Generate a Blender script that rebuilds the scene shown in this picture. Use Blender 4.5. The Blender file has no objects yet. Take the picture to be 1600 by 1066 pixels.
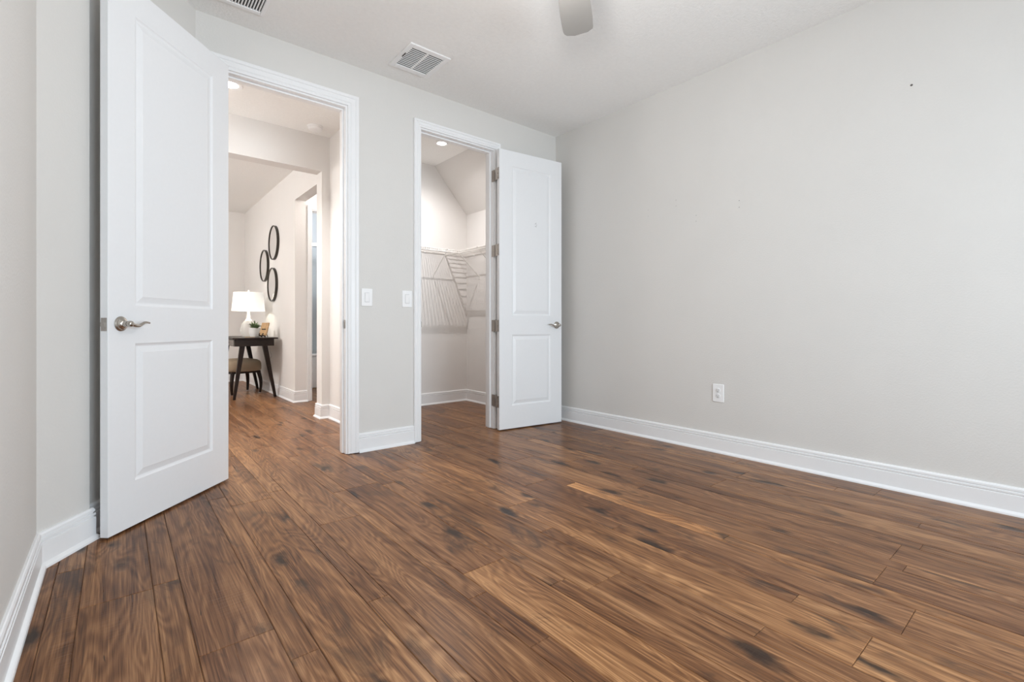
import bpy, bmesh, math, random
from mathutils import Vector, Matrix
random.seed(7)
S = bpy.context.scene
C = S.collection
PI = math.pi

# ------------------------------------------------------------------ camera
F = 744.0
EYE = 0.905
cam = bpy.data.cameras.new('camera')
cam.sensor_width = 36.0
cam.sensor_fit = 'HORIZONTAL'
cam.lens = 36.0 * F / 1600.0
cam.shift_y = -(533 - 509) / 1600.0
cam.clip_start = 0.02
camo = bpy.data.objects.new('camera', cam)
C.objects.link(camo)
camo.location = (0, 0, EYE)
camo.rotation_euler = (PI / 2, 0, -math.atan2(0.6371, 0.7707))
S.camera = camo

# ------------------------------------------------------------------ view, world, daylight
S.view_settings.view_transform = 'Standard'
S.view_settings.look = 'None'
S.view_settings.gamma = 1.0
S.view_settings.exposure = 0.0
S.view_settings.use_curve_mapping = False
try:
    S.cycles.use_denoising = True
    S.cycles.use_adaptive_sampling = False
    S.cycles.max_bounces = 14
    S.cycles.diffuse_bounces = 8
    S.cycles.glossy_bounces = 5
    S.cycles.transparent_max_bounces = 12
    S.cycles.caustics_reflective = False
    S.cycles.caustics_refractive = False
    S.cycles.sample_clamp_indirect = 6.0
except Exception:
    pass
W = bpy.data.worlds.new('sky')
S.world = W
W.use_nodes = True
W.node_tree.nodes['Background'].inputs[0].default_value = (0.75, 0.86, 1.0, 1)
W.node_tree.nodes['Background'].inputs[1].default_value = 1.0


def add_light(name, kind, loc, energy, color, rot=(0, 0, 0), **kw):
    l = bpy.data.lights.new(name, kind)
    l.energy = energy
    l.color = color
    for k, v in kw.items():
        setattr(l, k, v)
    o = bpy.data.objects.new(name, l)
    C.objects.link(o)
    o.location = loc
    o.rotation_euler = rot
    return o


# daylight entering by the bedroom window behind the camera
add_light('daylight_front_window', 'AREA', (1.38, -1.77, 1.20), 140, (0.79, 0.905, 1.0), (PI / 2 - math.radians(14), 0, 0),
          shape='RECTANGLE', size=1.9, size_y=1.75)
WARM = (1.0, 0.98, 0.96)
# hall, closet, far room and table lamps, plus unseen fill lights added to brighten
add_light('fan_fill_glow', 'POINT', (1.33, 1.30, 2.18), 22, (1.0, 0.975, 0.95), shadow_soft_size=0.07)  # assumed light under the fan, added for broad fill on the walls
add_light('hall_light_glow', 'SPOT', (0.65, 4.18, 2.735), 210, WARM, spot_size=math.radians(130), spot_blend=0.9, shadow_soft_size=0.05)
add_light('hall_fill_glow', 'POINT', (-0.40, 4.10, 1.95), 27, WARM, shadow_soft_size=0.10)  # unseen fill added to brighten the hall ceiling evenly
add_light('closet_light_glow', 'SPOT', (2.52, 4.165, 2.735), 69, (1.0, 0.965, 0.955), spot_size=math.radians(150), spot_blend=1.0, shadow_soft_size=0.005)
add_light('alcove_fill_glow', 'POINT', (2.2, 5.4, 2.45), 14, (1.0, 0.95, 0.91), shadow_soft_size=0.08)  # unseen fill added to lift the alcove wall
add_light('loft_light_glow', 'POINT', (-1.0, 6.5, 2.2), 98, (1.0, 0.985, 0.97), shadow_soft_size=0.12)
add_light('bath_fill_glow', 'POINT', (2.35, 6.75, 2.25), 20, (0.86, 0.93, 1.0), shadow_soft_size=0.08)  # added fill standing in for the bathroom's window daylight
add_light('table_lamp_glow', 'POINT', (1.34, 7.15, 1.22), 3.5, (1.0, 0.93, 0.82), shadow_soft_size=0.04)


# ------------------------------------------------------------------ materials
def new_mat(name):
    m = bpy.data.materials.new(name)
    m.use_nodes = True
    nt = m.node_tree
    b = nt.nodes['Principled BSDF']
    return m, nt, b


def N(nt, kind, **kw):
    n = nt.nodes.new(kind)
    for k, v in kw.items():
        if k == 'ins':
            for a, b in v.items():
                n.inputs[a].default_value = b
        else:
            setattr(n, k, v)
    return n


def simple(name, col, rough=0.5, metal=0.0, noise=0.0, nscale=20, bump=0.0, bscale=120, spec=0.5):
    m, nt, b = new_mat(name)
    b.inputs['Roughness'].default_value = rough
    b.inputs['Metallic'].default_value = metal
    b.inputs['Specular IOR Level'].default_value = spec
    geo = N(nt, 'ShaderNodeNewGeometry')
    nz = N(nt, 'ShaderNodeTexNoise', ins={'Scale': nscale, 'Detail': 3.0})
    nt.links.new(geo.outputs['Position'], nz.inputs['Vector'])
    rp = N(nt, 'ShaderNodeValToRGB')
    rp.color_ramp.elements[0].position = 0.3
    rp.color_ramp.elements[1].position = 0.7
    k = 1 - noise
    rp.color_ramp.elements[0].color = (col[0] * k, col[1] * k, col[2] * k, 1)
    rp.color_ramp.elements[1].color = (col[0], col[1], col[2], 1)
    nt.links.new(nz.outputs['Fac'], rp.inputs['Fac'])
    nt.links.new(rp.outputs['Color'], b.inputs['Base Color'])
    if bump:
        n2 = N(nt, 'ShaderNodeTexNoise', ins={'Scale': bscale, 'Detail': 2.0, 'Roughness': 0.45})
        nt.links.new(geo.outputs['Position'], n2.inputs['Vector'])
        bp = N(nt, 'ShaderNodeBump', ins={'Strength': bump, 'Distance': 0.004})
        nt.links.new(n2.outputs['Fac'], bp.inputs['Height'])
        nt.links.new(bp.outputs['Normal'], b.inputs['Normal'])
    return m


def emis(name, col, strength):
    m, nt, b = new_mat(name)
    b.inputs['Base Color'].default_value = (*col, 1)
    b.inputs['Emission Color'].default_value = (*col, 1)
    b.inputs['Emission Strength'].default_value = strength
    return m


M = {}
M['wall'] = simple('greige_wall_paint', (0.665, 0.648, 0.622), 0.62, noise=0.02, nscale=3, bump=0.22, bscale=110)
M['hallwall'] = simple('warm_wall_paint', (0.75, 0.73, 0.71), 0.62, noise=0.02, nscale=3, bump=0.2, bscale=110)
M['bathwall'] = simple('bathroom_wall_paint', (0.62, 0.64, 0.66), 0.5, noise=0.02, nscale=3)
M['ceil'] = simple('knockdown_ceiling', (0.87, 0.865, 0.85), 0.8, noise=0.03, nscale=40, bump=0.65, bscale=75)
M['trim'] = simple('white_trim_paint', (0.81, 0.81, 0.815), 0.32, noise=0.01)
M['door'] = simple('white_door_paint', (0.78, 0.785, 0.795), 0.36, noise=0.012, nscale=60, bump=0.05, bscale=300)
M['plate'] = simple('white_plastic', (0.85, 0.85, 0.85), 0.3)
M['slot'] = simple('dark_slot', (0.02, 0.02, 0.02), 0.6)
M['ventdark'] = simple('duct_shadow_metal', (0.03, 0.028, 0.026), 0.7)
M['nickel'] = simple('satin_nickel', (0.47, 0.44, 0.40), 0.26, metal=1.0, noise=0.08, nscale=80)
M['hinge'] = simple('brushed_nickel_hinge', (0.42, 0.39, 0.36), 0.38, metal=0.9, noise=0.1, nscale=120)
M['wire'] = simple('white_vinyl_wire', (0.80, 0.78, 0.75), 0.35)
M['blade'] = simple('grey_fan_blade', (0.30, 0.29, 0.275), 0.42, noise=0.03)
M['walnut'] = simple('dark_walnut', (0.022, 0.011, 0.007), 0.4, noise=0.4, nscale=30, spec=0.25)
M['apron'] = simple('walnut_drawer_lit', (0.17, 0.145, 0.125), 0.4, noise=0.3, nscale=30)  # light on the drawer fronts is put into this paler walnut
M['seat'] = simple('tan_upholstery', (0.33, 0.25, 0.17), 0.85, noise=0.12, nscale=150, bump=0.3, bscale=300)
M['bronze'] = simple('dark_bronze_frame', (0.045, 0.038, 0.030), 0.4, metal=0.5)
M['pot'] = simple('white_ceramic_pot', (0.75, 0.74, 0.72), 0.35)
M['leaf'] = simple('grey_green_leaf', (0.15, 0.22, 0.085), 0.5, noise=0.4, nscale=60)
M['oak'] = simple('tan_wood_board', (0.50, 0.30, 0.13), 0.45, noise=0.3, nscale=40)
M['chrome'] = simple('polished_chrome', (0.8, 0.8, 0.8), 0.12, metal=1.0)
M['tub'] = simple('white_acrylic', (0.85, 0.85, 0.85), 0.2)
M['mirror'] = simple('mirror_silver', (0.98, 0.98, 0.97), 0.02, metal=1.0)
M['lens'] = emis('lit_lens', (1.0, 0.94, 0.86), 30.0)
M['globe'] = emis('fill_globe_glow', (1.0, 0.96, 0.9), 2.5)  # glow of the added fan globe and bathroom dome


def mk_shade():
    m, nt, b = new_mat('white_linen_shade')
    b.inputs['Base Color'].default_value = (0.9, 0.88, 0.82, 1)
    b.inputs['Roughness'].default_value = 0.9
    b.inputs['Emission Color'].default_value = (1.0, 0.97, 0.90, 1)
    b.inputs['Emission Strength'].default_value = 0.6
    return m


M['shade'] = mk_shade()


def mk_glass(name, tint, glossy):
    m = bpy.data.materials.new(name)
    m.use_nodes = True
    nt = m.node_tree
    nt.nodes.clear()
    out = N(nt, 'ShaderNodeOutputMaterial')
    tr = N(nt, 'ShaderNodeBsdfTransparent')
    tr.inputs[0].default_value = (*tint, 1)
    gl = N(nt, 'ShaderNodeBsdfGlossy')
    gl.inputs['Roughness'].default_value = 0.05
    fr = N(nt, 'ShaderNodeFresnel')
    fr.inputs['IOR'].default_value = 1.45
    ma = N(nt, 'ShaderNodeMath', operation='MULTIPLY')
    ma.inputs[1].default_value = glossy
    mx = N(nt, 'ShaderNodeMixShader')
    nt.links.new(fr.outputs[0], ma.inputs[0])
    nt.links.new(ma.outputs[0], mx.inputs[0])
    nt.links.new(tr.outputs[0], mx.inputs[1])
    nt.links.new(gl.outputs[0], mx.inputs[2])
    nt.links.new(mx.outputs[0], out.inputs[0])
    return m


M['pane'] = mk_glass('window_glass', (0.98, 0.99, 0.99), 0.8)


def mk_frost():
    m = bpy.data.materials.new('milky_glass')
    m.use_nodes = True
    nt = m.node_tree
    nt.nodes.clear()
    out = N(nt, 'ShaderNodeOutputMaterial')
    tr = N(nt, 'ShaderNodeBsdfTransparent')
    df = N(nt, 'ShaderNodeBsdfTranslucent')
    df.inputs[0].default_value = (0.9, 0.9, 0.88, 1)
    d2_ = N(nt, 'ShaderNodeBsdfPrincipled')
    d2_.inputs['Base Color'].default_value = (0.88, 0.88, 0.86, 1)
    d2_.inputs['Roughness'].default_value = 0.08
    m1 = N(nt, 'ShaderNodeMixShader')
    m1.inputs[0].default_value = 0.5
    m2 = N(nt, 'ShaderNodeMixShader')
    m2.inputs[0].default_value = 0.42
    nt.links.new(df.outputs[0], m1.inputs[1])
    nt.links.new(d2_.outputs[0], m1.inputs[2])
    nt.links.new(tr.outputs[0], m2.inputs[1])
    nt.links.new(m1.outputs[0], m2.inputs[2])
    nt.links.new(m2.outputs[0], out.inputs[0])
    return m


M['lampglass'] = mk_frost()


def mk_floor():
    m, nt, b = new_mat('hand_scraped_hickory')
    L = nt.links.new
    at = N(nt, 'ShaderNodeAttribute', attribute_name='plank')
    geo = N(nt, 'ShaderNodeNewGeometry')
    off = N(nt, 'ShaderNodeVectorMath', operation='SCALE')
    off.inputs['Scale'].default_value = 37.0
    L(at.outputs['Color'], off.inputs[0])
    add = N(nt, 'ShaderNodeVectorMath', operation='ADD')
    L(geo.outputs['Position'], add.inputs[0])
    L(off.outputs[0], add.inputs[1])
    sep = N(nt, 'ShaderNodeSeparateColor')
    L(at.outputs['Color'], sep.inputs[0])

    def stretched(sx, sy, detail=4.0, rough=0.55, dist=0.0):
        mp = N(nt, 'ShaderNodeVectorMath', operation='MULTIPLY')
        mp.inputs[1].default_value = (sx, sy, 1.0)
        L(add.outputs[0], mp.inputs[0])
        nz = N(nt, 'ShaderNodeTexNoise', ins={'Scale': 1.0, 'Detail': detail, 'Roughness': rough, 'Distortion': dist})
        L(mp.outputs[0], nz.inputs['Vector'])
        return nz.outputs['Fac'], mp.outputs[0]

    def math_(op, a, bb=None, clamp=False):
        n = N(nt, 'ShaderNodeMath', operation=op)
        n.use_clamp = clamp
        for i, v in enumerate((a, bb)):
            if v is None:
                continue
            if isinstance(v, (int, float)):
                n.inputs[i].default_value = v
            else:
                L(v, n.inputs[i])
        return n.outputs[0]

    def ramp(f, stops):
        r = N(nt, 'ShaderNodeValToRGB')
        cr = r.color_ramp
        while len(cr.elements) < len(stops):
            cr.elements.new(0.5)
        for e, (p, c) in zip(cr.elements, stops):
            e.position = p
            e.color = (*c, 1) if len(c) == 3 else c
        L(f, r.inputs['Fac'])
        return r.outputs['Color']

    broad, _ = stretched(8.0, 0.8, 3.0, 0.5, 0.4)
    grain, _ = stretched(62.0, 1.3, 6.0, 0.68, 0.1)
    pore, _ = stretched(260.0, 5.0, 3.0, 0.6)
    fig, _ = stretched(9.0, 1.3, 1.5, 0.4, 0.6)
    rings = math_('SINE', math_('MULTIPLY', fig, 95.0))
    rings = math_('MULTIPLY', math_('ADD', rings, 1.0), 0.5)
    # tone value
    t = math_('MULTIPLY', broad, 0.44)
    t = math_('ADD', t, math_('MULTIPLY', grain, 0.55))
    t = math_('ADD', t, math_('MULTIPLY', rings, 0.10))
    t = math_('ADD', t, math_('MULTIPLY', pore, 0.50))
    t = math_('SUBTRACT', t, 0.155)
    col = ramp(t, [(0.38, (0.032, 0.012, 0.006)), (0.53, (0.118, 0.050, 0.021)), (0.66, (0.215, 0.100, 0.043)), (0.86, (0.42, 0.225, 0.105))])
    # per plank tint
    tint = ramp(sep.outputs[0], [(0.0, (0.78, 0.74, 0.76)), (0.35, (0.92, 0.90, 0.90)), (0.75, (1.0, 1.0, 1.0)), (0.96, (1.22, 1.22, 1.18)), (1.0, (1.75, 1.75, 1.6))])
    mul = N(nt, 'ShaderNodeMix', data_type='RGBA', blend_type='MULTIPLY')
    mul.inputs[0].default_value = 1.0
    L(col, mul.inputs[6])
    L(tint, mul.inputs[7])
    # smoky dark mineral patches
    pt, _ = stretched(6.5, 2.6, 4.0, 0.6, 1.2)
    pm = ramp(pt, [(0.57, (0, 0, 0)), (0.70, (1, 1, 1))])
    d1 = N(nt, 'ShaderNodeMix', data_type='RGBA', blend_type='MIX')
    L(math_('MULTIPLY', pm, 0.72), d1.inputs[0])
    L(mul.outputs[2], d1.inputs[6])
    d1.inputs[7].default_value = (0.045, 0.026, 0.018, 1)
    # knots
    kn, kv = stretched(7.5, 3.0, 3.0, 0.5, 0.5)
    wob = N(nt, 'ShaderNodeVectorMath', operation='SCALE')
    nz3 = N(nt, 'ShaderNodeTexNoise', ins={'Scale': 2.5, 'Detail': 4.0})
    L(kv, nz3.inputs['Vector'])
    L(nz3.outputs['Color'], wob.inputs[0])
    wob.inputs['Scale'].default_value = 0.55
    kadd = N(nt, 'ShaderNodeVectorMath', operation='ADD')
    L(kv, kadd.inputs[0])
    L(wob.outputs[0], kadd.inputs[1])
    vo = N(nt, 'ShaderNodeTexVoronoi', ins={'Scale': 1.0})
    vo.feature = 'F1'
    L(kadd.outputs[0], vo.inputs['Vector'])
    ksep = N(nt, 'ShaderNodeSeparateColor')
    L(vo.outputs['Color'], ksep.inputs[0])
    kon = math_('GREATER_THAN', ksep.outputs[0], 0.5)
    kd = ramp(vo.outputs['Distance'], [(0.10, (1, 1, 1)), (0.26, (0, 0, 0))])
    km = math_('MULTIPLY', kd, kon)
    d2 = N(nt, 'ShaderNodeMix', data_type='RGBA', blend_type='MIX')
    L(math_('MULTIPLY', km, 0.9), d2.inputs[0])
    L(d1.outputs[2], d2.inputs[6])
    d2.inputs[7].default_value = (0.016, 0.010, 0.008, 1)
    # fine cracks
    ck, _ = stretched(48.0, 4.2, 3.0, 0.6, 0.8)
    cm = ramp(ck, [(0.70, (0, 0, 0)), (0.76, (1, 1, 1))])
    d3 = N(nt, 'ShaderNodeMix', data_type='RGBA', blend_type='MIX')
    L(math_('MULTIPLY', cm, 0.8), d3.inputs[0])
    L(d2.outputs[2], d3.inputs[6])
    d3.inputs[7].default_value = (0.02, 0.012, 0.009, 1)
    L(d3.outputs[2], b.inputs['Base Color'])
    # gloss
    rg = math_('ADD', 0.21, math_('MULTIPLY', grain, 0.20))
    L(rg, b.inputs['Roughness'])
    b.inputs['Specular IOR Level'].default_value = 0.18
    # scrape marks: ripples across some planks
    rip, _ = stretched(5.0, 95.0, 2.0, 0.5, 0.3)
    msk, _ = stretched(6.0, 2.0, 2.0)
    msk = ramp(msk, [(0.54, (0, 0, 0)), (0.66, (1, 1, 1))])
    h = math_('ADD', math_('MULTIPLY', math_('MULTIPLY', rip, msk), 0.8), math_('MULTIPLY', grain, 0.35))
    h = math_('ADD', h, math_('MULTIPLY', broad, 1.2))
    h = math_('SUBTRACT', h, math_('MULTIPLY', km, 0.8))
    bp = N(nt, 'ShaderNodeBump', ins={'Strength': 0.28, 'Distance': 0.004})
    L(h, bp.inputs['Height'])
    L(bp.outputs['Normal'], b.inputs['Normal'])
    return m


M['floor'] = mk_floor()
M['groove'] = simple('plank_groove', (0.03, 0.018, 0.012), 0.6)


# ------------------------------------------------------------------ mesh helpers
def quad(bm, pts):
    return bm.faces.new([bm.verts.new(p) for p in pts])


def box(bm, x0, x1, y0, y1, z0, z1, mat=None):
    v = [Vector(p) for p in ((x0, y0, z0), (x1, y0, z0), (x1, y1, z0), (x0, y1, z0), (x0, y0, z1), (x1, y0, z1), (x1, y1, z1), (x0, y1, z1))]
    if mat is not None:
        v = [mat @ p for p in v]
    b = [bm.verts.new(p) for p in v]
    for f in ((3, 2, 1, 0), (4, 5, 6, 7), (0, 1, 5, 4), (1, 2, 6, 5), (2, 3, 7, 6), (3, 0, 4, 7)):
        bm.faces.new([b[i] for i in f])


def tube(bm, pts, rad, n=10, cap=True):
    """a tube through points; rad is a number or one per point"""
    pts = [Vector(p) for p in pts]
    R = rad if isinstance(rad, (list, tuple)) else [rad] * len(pts)
    rings = []
    up = None
    for i, p in enumerate(pts):
        d = (pts[min(i + 1, len(pts) - 1)] - pts[max(i - 1, 0)]).normalized()
        if up is None:
            up = Vector((0, 0, 1)) if abs(d.z) < 0.9 else Vector((1, 0, 0))
        a = d.cross(up).normalized()
        c = a.cross(d).normalized()
        up = c
        rings.append([bm.verts.new(p + (a * math.cos(2 * PI * k / n) + c * math.sin(2 * PI * k / n)) * R[i]) for k in range(n)])
    for i in range(len(rings) - 1):
        for k in range(n):
            bm.faces.new((rings[i][k], rings[i][(k + 1) % n], rings[i + 1][(k + 1) % n], rings[i + 1][k]))
    if cap:
        bm.faces.new(rings[0][::-1])
        bm.faces.new(rings[-1])


def lathe(bm, prof, n=40, mat=None, cap=True):
    """prof = (r, z) list, turned about z"""
    rings = []
    for r, z in prof:
        ring = []
        for k in range(n):
            p = Vector((r * math.cos(2 * PI * k / n), r * math.sin(2 * PI * k / n), z))
            ring.append(bm.verts.new(mat @ p if mat is not None else p))
        rings.append(ring)
    for i in range(len(rings) - 1):
        for k in range(n):
            bm.faces.new((rings[i][k], rings[i][(k + 1) % n], rings[i + 1][(k + 1) % n], rings[i + 1][k]))
    if cap:
        bm.faces.new(rings[0][::-1])
        bm.faces.new(rings[-1])


def taper(bm, p0, p1, w0, w1):
    """square section leg from p0 (top, width w0) to p1 (bottom, width w1)"""
    r = []
    for p, w in ((Vector(p0), w0), (Vector(p1), w1)):
        h = w / 2
        r.append([bm.verts.new(p + Vector(q)) for q in ((-h, -h, 0), (h, -h, 0), (h, h, 0), (-h, h, 0))])
    for k in range(4):
        bm.faces.new((r[0][k], r[0][(k + 1) % 4], r[1][(k + 1) % 4], r[1][k]))
    bm.faces.new(r[0][::-1])
    bm.faces.new(r[1])


def sweep(bm, prof, path):
    """sweep a (d, z) profile along a floor polyline; d is measured to the left of the path"""
    P = [Vector((p[0], p[1])) for p in path]
    cols = []
    for i, p in enumerate(P):
        if i == 0:
            d = (P[1] - P[0]).normalized()
            n = Vector((-d.y, d.x))
        elif i == len(P) - 1:
            d = (P[-1] - P[-2]).normalized()
            n = Vector((-d.y, d.x))
        else:
            d0 = (P[i] - P[i - 1]).normalized()
            d1 = (P[i + 1] - P[i]).normalized()
            n0 = Vector((-d0.y, d0.x))
            n1 = Vector((-d1.y, d1.x))
            n = (n0 + n1)
            n = n / max(0.15, (1 + n0.dot(n1)))
        cols.append([bm.verts.new((p.x + n.x * q[0], p.y + n.y * q[0], q[1])) for q in prof])
    m = len(prof)
    for i in range(len(cols) - 1):
        for k in range(m):
            bm.faces.new((cols[i][k], cols[i + 1][k], cols[i + 1][(k + 1) % m], cols[i][(k + 1) % m]))
    bm.faces.new(cols[0])
    bm.faces.new(cols[-1][::-1])


def obj(name, bm, mat, parent=None, smooth=35, bevel=0.0, seg=2):
    bmesh.ops.recalc_face_normals(bm, faces=bm.faces)
    me = bpy.data.meshes.new(name)
    bm.to_mesh(me)
    bm.free()
    me.materials.append(mat)
    o = bpy.data.objects.new(name, me)
    C.objects.link(o)
    if smooth:
        for p in me.polygons:
            p.use_smooth = True
        me.set_sharp_from_angle(angle=math.radians(smooth))
    if bevel:
        md = o.modifiers.new('bevel', 'BEVEL')
        md.width = bevel
        md.segments = seg
        md.limit_method = 'ANGLE'
        md.angle_limit = math.radians(40)
    if parent is not None:
        o.parent = parent
    return o


def tag(o, label=None, cat=None, group=None, kind=None):
    if label:
        o['label'] = label
    if cat:
        o['category'] = cat
    if group:
        o['group'] = group
    if kind:
        o['kind'] = kind
    return o


def thing(name, label, cat, loc=(0, 0, 0), rot=(0, 0, 0), group=None, kind=None):
    o = bpy.data.objects.new(name, None)
    o.empty_display_size = 0.1
    C.objects.link(o)
    o.location = loc
    o.rotation_euler = rot
    return tag(o, label, cat, group, kind)


def struct(name, bm, mat, label, cat, **kw):
    return tag(obj(name, bm, mat, None, **kw), label, cat, kind='structure')


BM = bmesh.new

# ------------------------------------------------------------------ key plan sizes (metres; x along the doorway wall, y away from the camera)
H = 2.75
YB, YB2 = 3.32, 3.435          # doorway wall, near and far face
XR = 3.30                      # right wall
XL = -0.234                    # left wall
YF = -1.70                     # wall behind the camera
DX0, DX1 = 0.432, 1.242        # entry doorway
CX0, CX1 = 1.812, 2.545        # closet doorway
DZ = 2.452
CORN = (XL, 2.481)             # left wall / diagonal wall
BCOR = (0.347, YB)             # diagonal wall / doorway wall
YH, YH2 = 4.75, 4.90           # hall wall with the wide opening
OX1, OZ = 1.525, 2.409
XH = 1.603                     # hall right wall
XLF, YA = 1.603, 5.95          # loft right wall, alcove far wall
YLF = 8.85                     # loft far wall
CLX0, CLX1, CLY = 1.72, 3.26, 4.81

# ------------------------------------------------------------------ floor
PERIOD, WIDE = 0.2665, 0.190
known = {  # plank column start (rounded) -> end joints along y
    0.094: [2.07, 0.9, 3.4], 0.358: [1.373, 2.9], 0.7014: [2.217, 0.6, 3.9], 0.435: [2.735, 0.75], 0.6275: [2.826, 1.5],
    0.889: [2.60, 1.304, 1.0], 0.965: [2.615, 1.45, 0.4], 1.231: [1.095, 2.75], 1.762: [2.026, 0.35], 1.496: [1.842, 0.4],
    1.42: [1.53, 0.62, 2.6], 1.952: [1.885, 0.986, 0.1, 3.1], 2.028: [0.482, 2.45], 2.218: [0.436, 1.6], 2.295: [0.49, 2.2], 1.686: [0.62, 1.35],
    2.828: [1.339, 2.9], 3.018: [0.891, 2.3],
}


def build_floor():
    bm = BM()
    lay = bm.loops.layers.float_color.new('plank')
    x = 0.7014 - 5 * PERIOD
    k = 0
    Y0, Y1 = -1.8, 9.0
    rnd = random.Random(11)
    bev, dep = 0.0024, 0.0024
    while x < 3.55:
        for (a, w) in ((x, WIDE), (x + WIDE, PERIOD - WIDE)):
            joints = []
            for kk, v in known.items():
                if abs(kk - a) < 0.03:
                    joints = sorted(v)
            hi = joints[-1] if joints else Y0 + rnd.uniform(0.2, 1.4)
            js = list(joints) if joints else [hi]
            while js[-1] < Y1:
                js.append(js[-1] + rnd.uniform(0.7, 1.75))
            while js[0] > Y0:
                js.insert(0, js[0] - rnd.uniform(0.7, 1.6))
            for j0, j1 in zip(js[:-1], js[1:]):
                c = (rnd.random() * 0.95, rnd.random(), rnd.random(), 1.0)
                if abs(a - 1.952) < 0.03 and abs(j0 - 0.986) < 0.02:
                    c = (1.0, 0.3, 0.4, 1)
                if abs(a - 0.889) < 0.03 and abs(j0 - 1.0) < 0.02:
                    c = (0.25, 0.6, 0.2, 1)
                x0, x1, y0, y1 = a, a + w, j0, j1
                tilt = rnd.uniform(-0.0003, 0.0003)
                o_ = [bm.verts.new(p) for p in ((x0 + .0004, y0 + .0003, -dep), (x1 - .0004, y0 + .0003, -dep), (x1 - .0004, y1 - .0003, -dep), (x0 + .0004, y1 - .0003, -dep))]
                i_ = [bm.verts.new(p) for p in ((x0 + bev, y0 + bev, tilt), (x1 - bev, y0 + bev, -tilt), (x1 - bev, y1 - bev, -tilt), (x0 + bev, y1 - bev, tilt))]
                fs = [bm.faces.new(i_)]
                for q in range(4):
                    fs.append(bm.faces.new((o_[q], o_[(q + 1) % 4], i_[(q + 1) % 4], i_[q])))
                for f in fs:
                    for l in f.loops:
                        l[lay] = c
        x += PERIOD
    me_n = len(bm.faces)
    # sub-floor slab under the planks shows as the dark joint
    s = len(bm.faces)
    box(bm, -1.9, 3.6, -1.85, 9.05, -0.06, -dep)
    bmesh.ops.recalc_face_normals(bm, faces=bm.faces)
    me = bpy.data.meshes.new('floor')
    bm.to_mesh(me)
    bm.free()
    me.materials.append(M['floor'])
    me.materials.append(M['groove'])
    for p in list(me.polygons)[s:]:
        p.material_index = 1
    for p in me.polygons[:s]:
        if p.normal.z < 0:
            p.flip()
    o = bpy.data.objects.new('floor', me)
    C.objects.link(o)
    tag(o, 'dark brown hand-scraped hickory plank floor in alternating wide and narrow boards', 'floor', kind='structure')


build_floor()

# ------------------------------------------------------------------ ceiling
bm = BM()
box(bm, -1.9, 3.55, -1.85, 9.05, H, H + 0.1)
struct('ceiling', bm, M['ceil'], 'off-white textured knockdown ceiling over the room and hall', 'ceiling')
bm = BM()   # sloping soffit in the closet
pr = [(2.815, H), (CLX1, 2.245), (CLX1, H)]
a = [bm.verts.new((p[0], YB2, p[1])) for p in pr]
b = [bm.verts.new((p[0], CLY, p[1])) for p in pr]
bm.faces.new(a)
bm.faces.new(b[::-1])
for k in range(3):
    bm.faces.new((a[k], b[k], b[(k + 1) % 3], a[(k + 1) % 3]))
struct('ceiling_slope', bm, M['hallwall'], 'sloping plaster ceiling inside the closet, coming down to the right', 'ceiling', smooth=0)

# ------------------------------------------------------------------ walls


def wall(name, boxes, label, mat='wall'):
    bm = BM()
    for b_ in boxes:
        box(bm, *b_)
    return struct(name, bm, M[mat], label, 'wall', smooth=0)


wall('wall_back', [(0.20, DX0, YB, YB2, 0, H), (DX1, CX0, YB, YB2, 0, H), (CX1, XR + 0.12, YB, YB2, 0, H),
                   (DX0, DX1, YB, YB2, DZ, H), (CX0, CX1, YB, YB2, DZ, H)],
     'grey painted wall with the two doorways in it')
wall_right = wall('wall_right', [(XR, XR + 0.12, YF - 0.12, YB, 0, H)], 'large blank light grey wall on the right side of the bedroom')
fz0, fz1 = 0.22, 2.16          # taller window behind the camera
wall('wall_left', [(XL - 0.12, XL, YF - 0.12, CORN[1], 0, H)], 'narrow strip of painted wall at the left edge of the room')
fx0, fx1 = 0.41, 2.35
wall('wall_front', [(XL, fx0, YF - 0.12, YF, 0, H), (fx1, XR, YF - 0.12, YF, 0, H),
                    (fx0, fx1, YF - 0.12, YF, 0, fz0), (fx0, fx1, YF - 0.12, YF, fz1, H)], 'painted wall behind the camera with a window')
bm = BM()
d = (Vector(BCOR) - Vector(CORN)).normalized()
n = Vector((-d.y, d.x))
STEP1 = (CORN[0] + d.x * 0.246, CORN[1] + d.y * 0.246)     # the angled wall steps back behind the open door
STEP2 = (STEP1[0] + n.x * 0.045, STEP1[1] + n.y * 0.045)
pts = [Vector(CORN), Vector(STEP1), Vector(STEP2), Vector(BCOR), Vector(BCOR) + n * 0.16 + d * 0.08, Vector(CORN) + n * 0.16 - d * 0.06]
lo = [bm.verts.new((p.x, p.y, 0)) for p in pts]
hi = [bm.verts.new((p.x, p.y, H)) for p in pts]
bm.faces.new(lo[::-1])
bm.faces.new(hi)
for k in range(6):
    bm.faces.new((lo[k], lo[(k + 1) % 6], hi[(k + 1) % 6], hi[k]))
struct('wall_diagonal', bm, M['wall'], 'grey angled wall behind the open entry door', 'wall', smooth=0)

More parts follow.
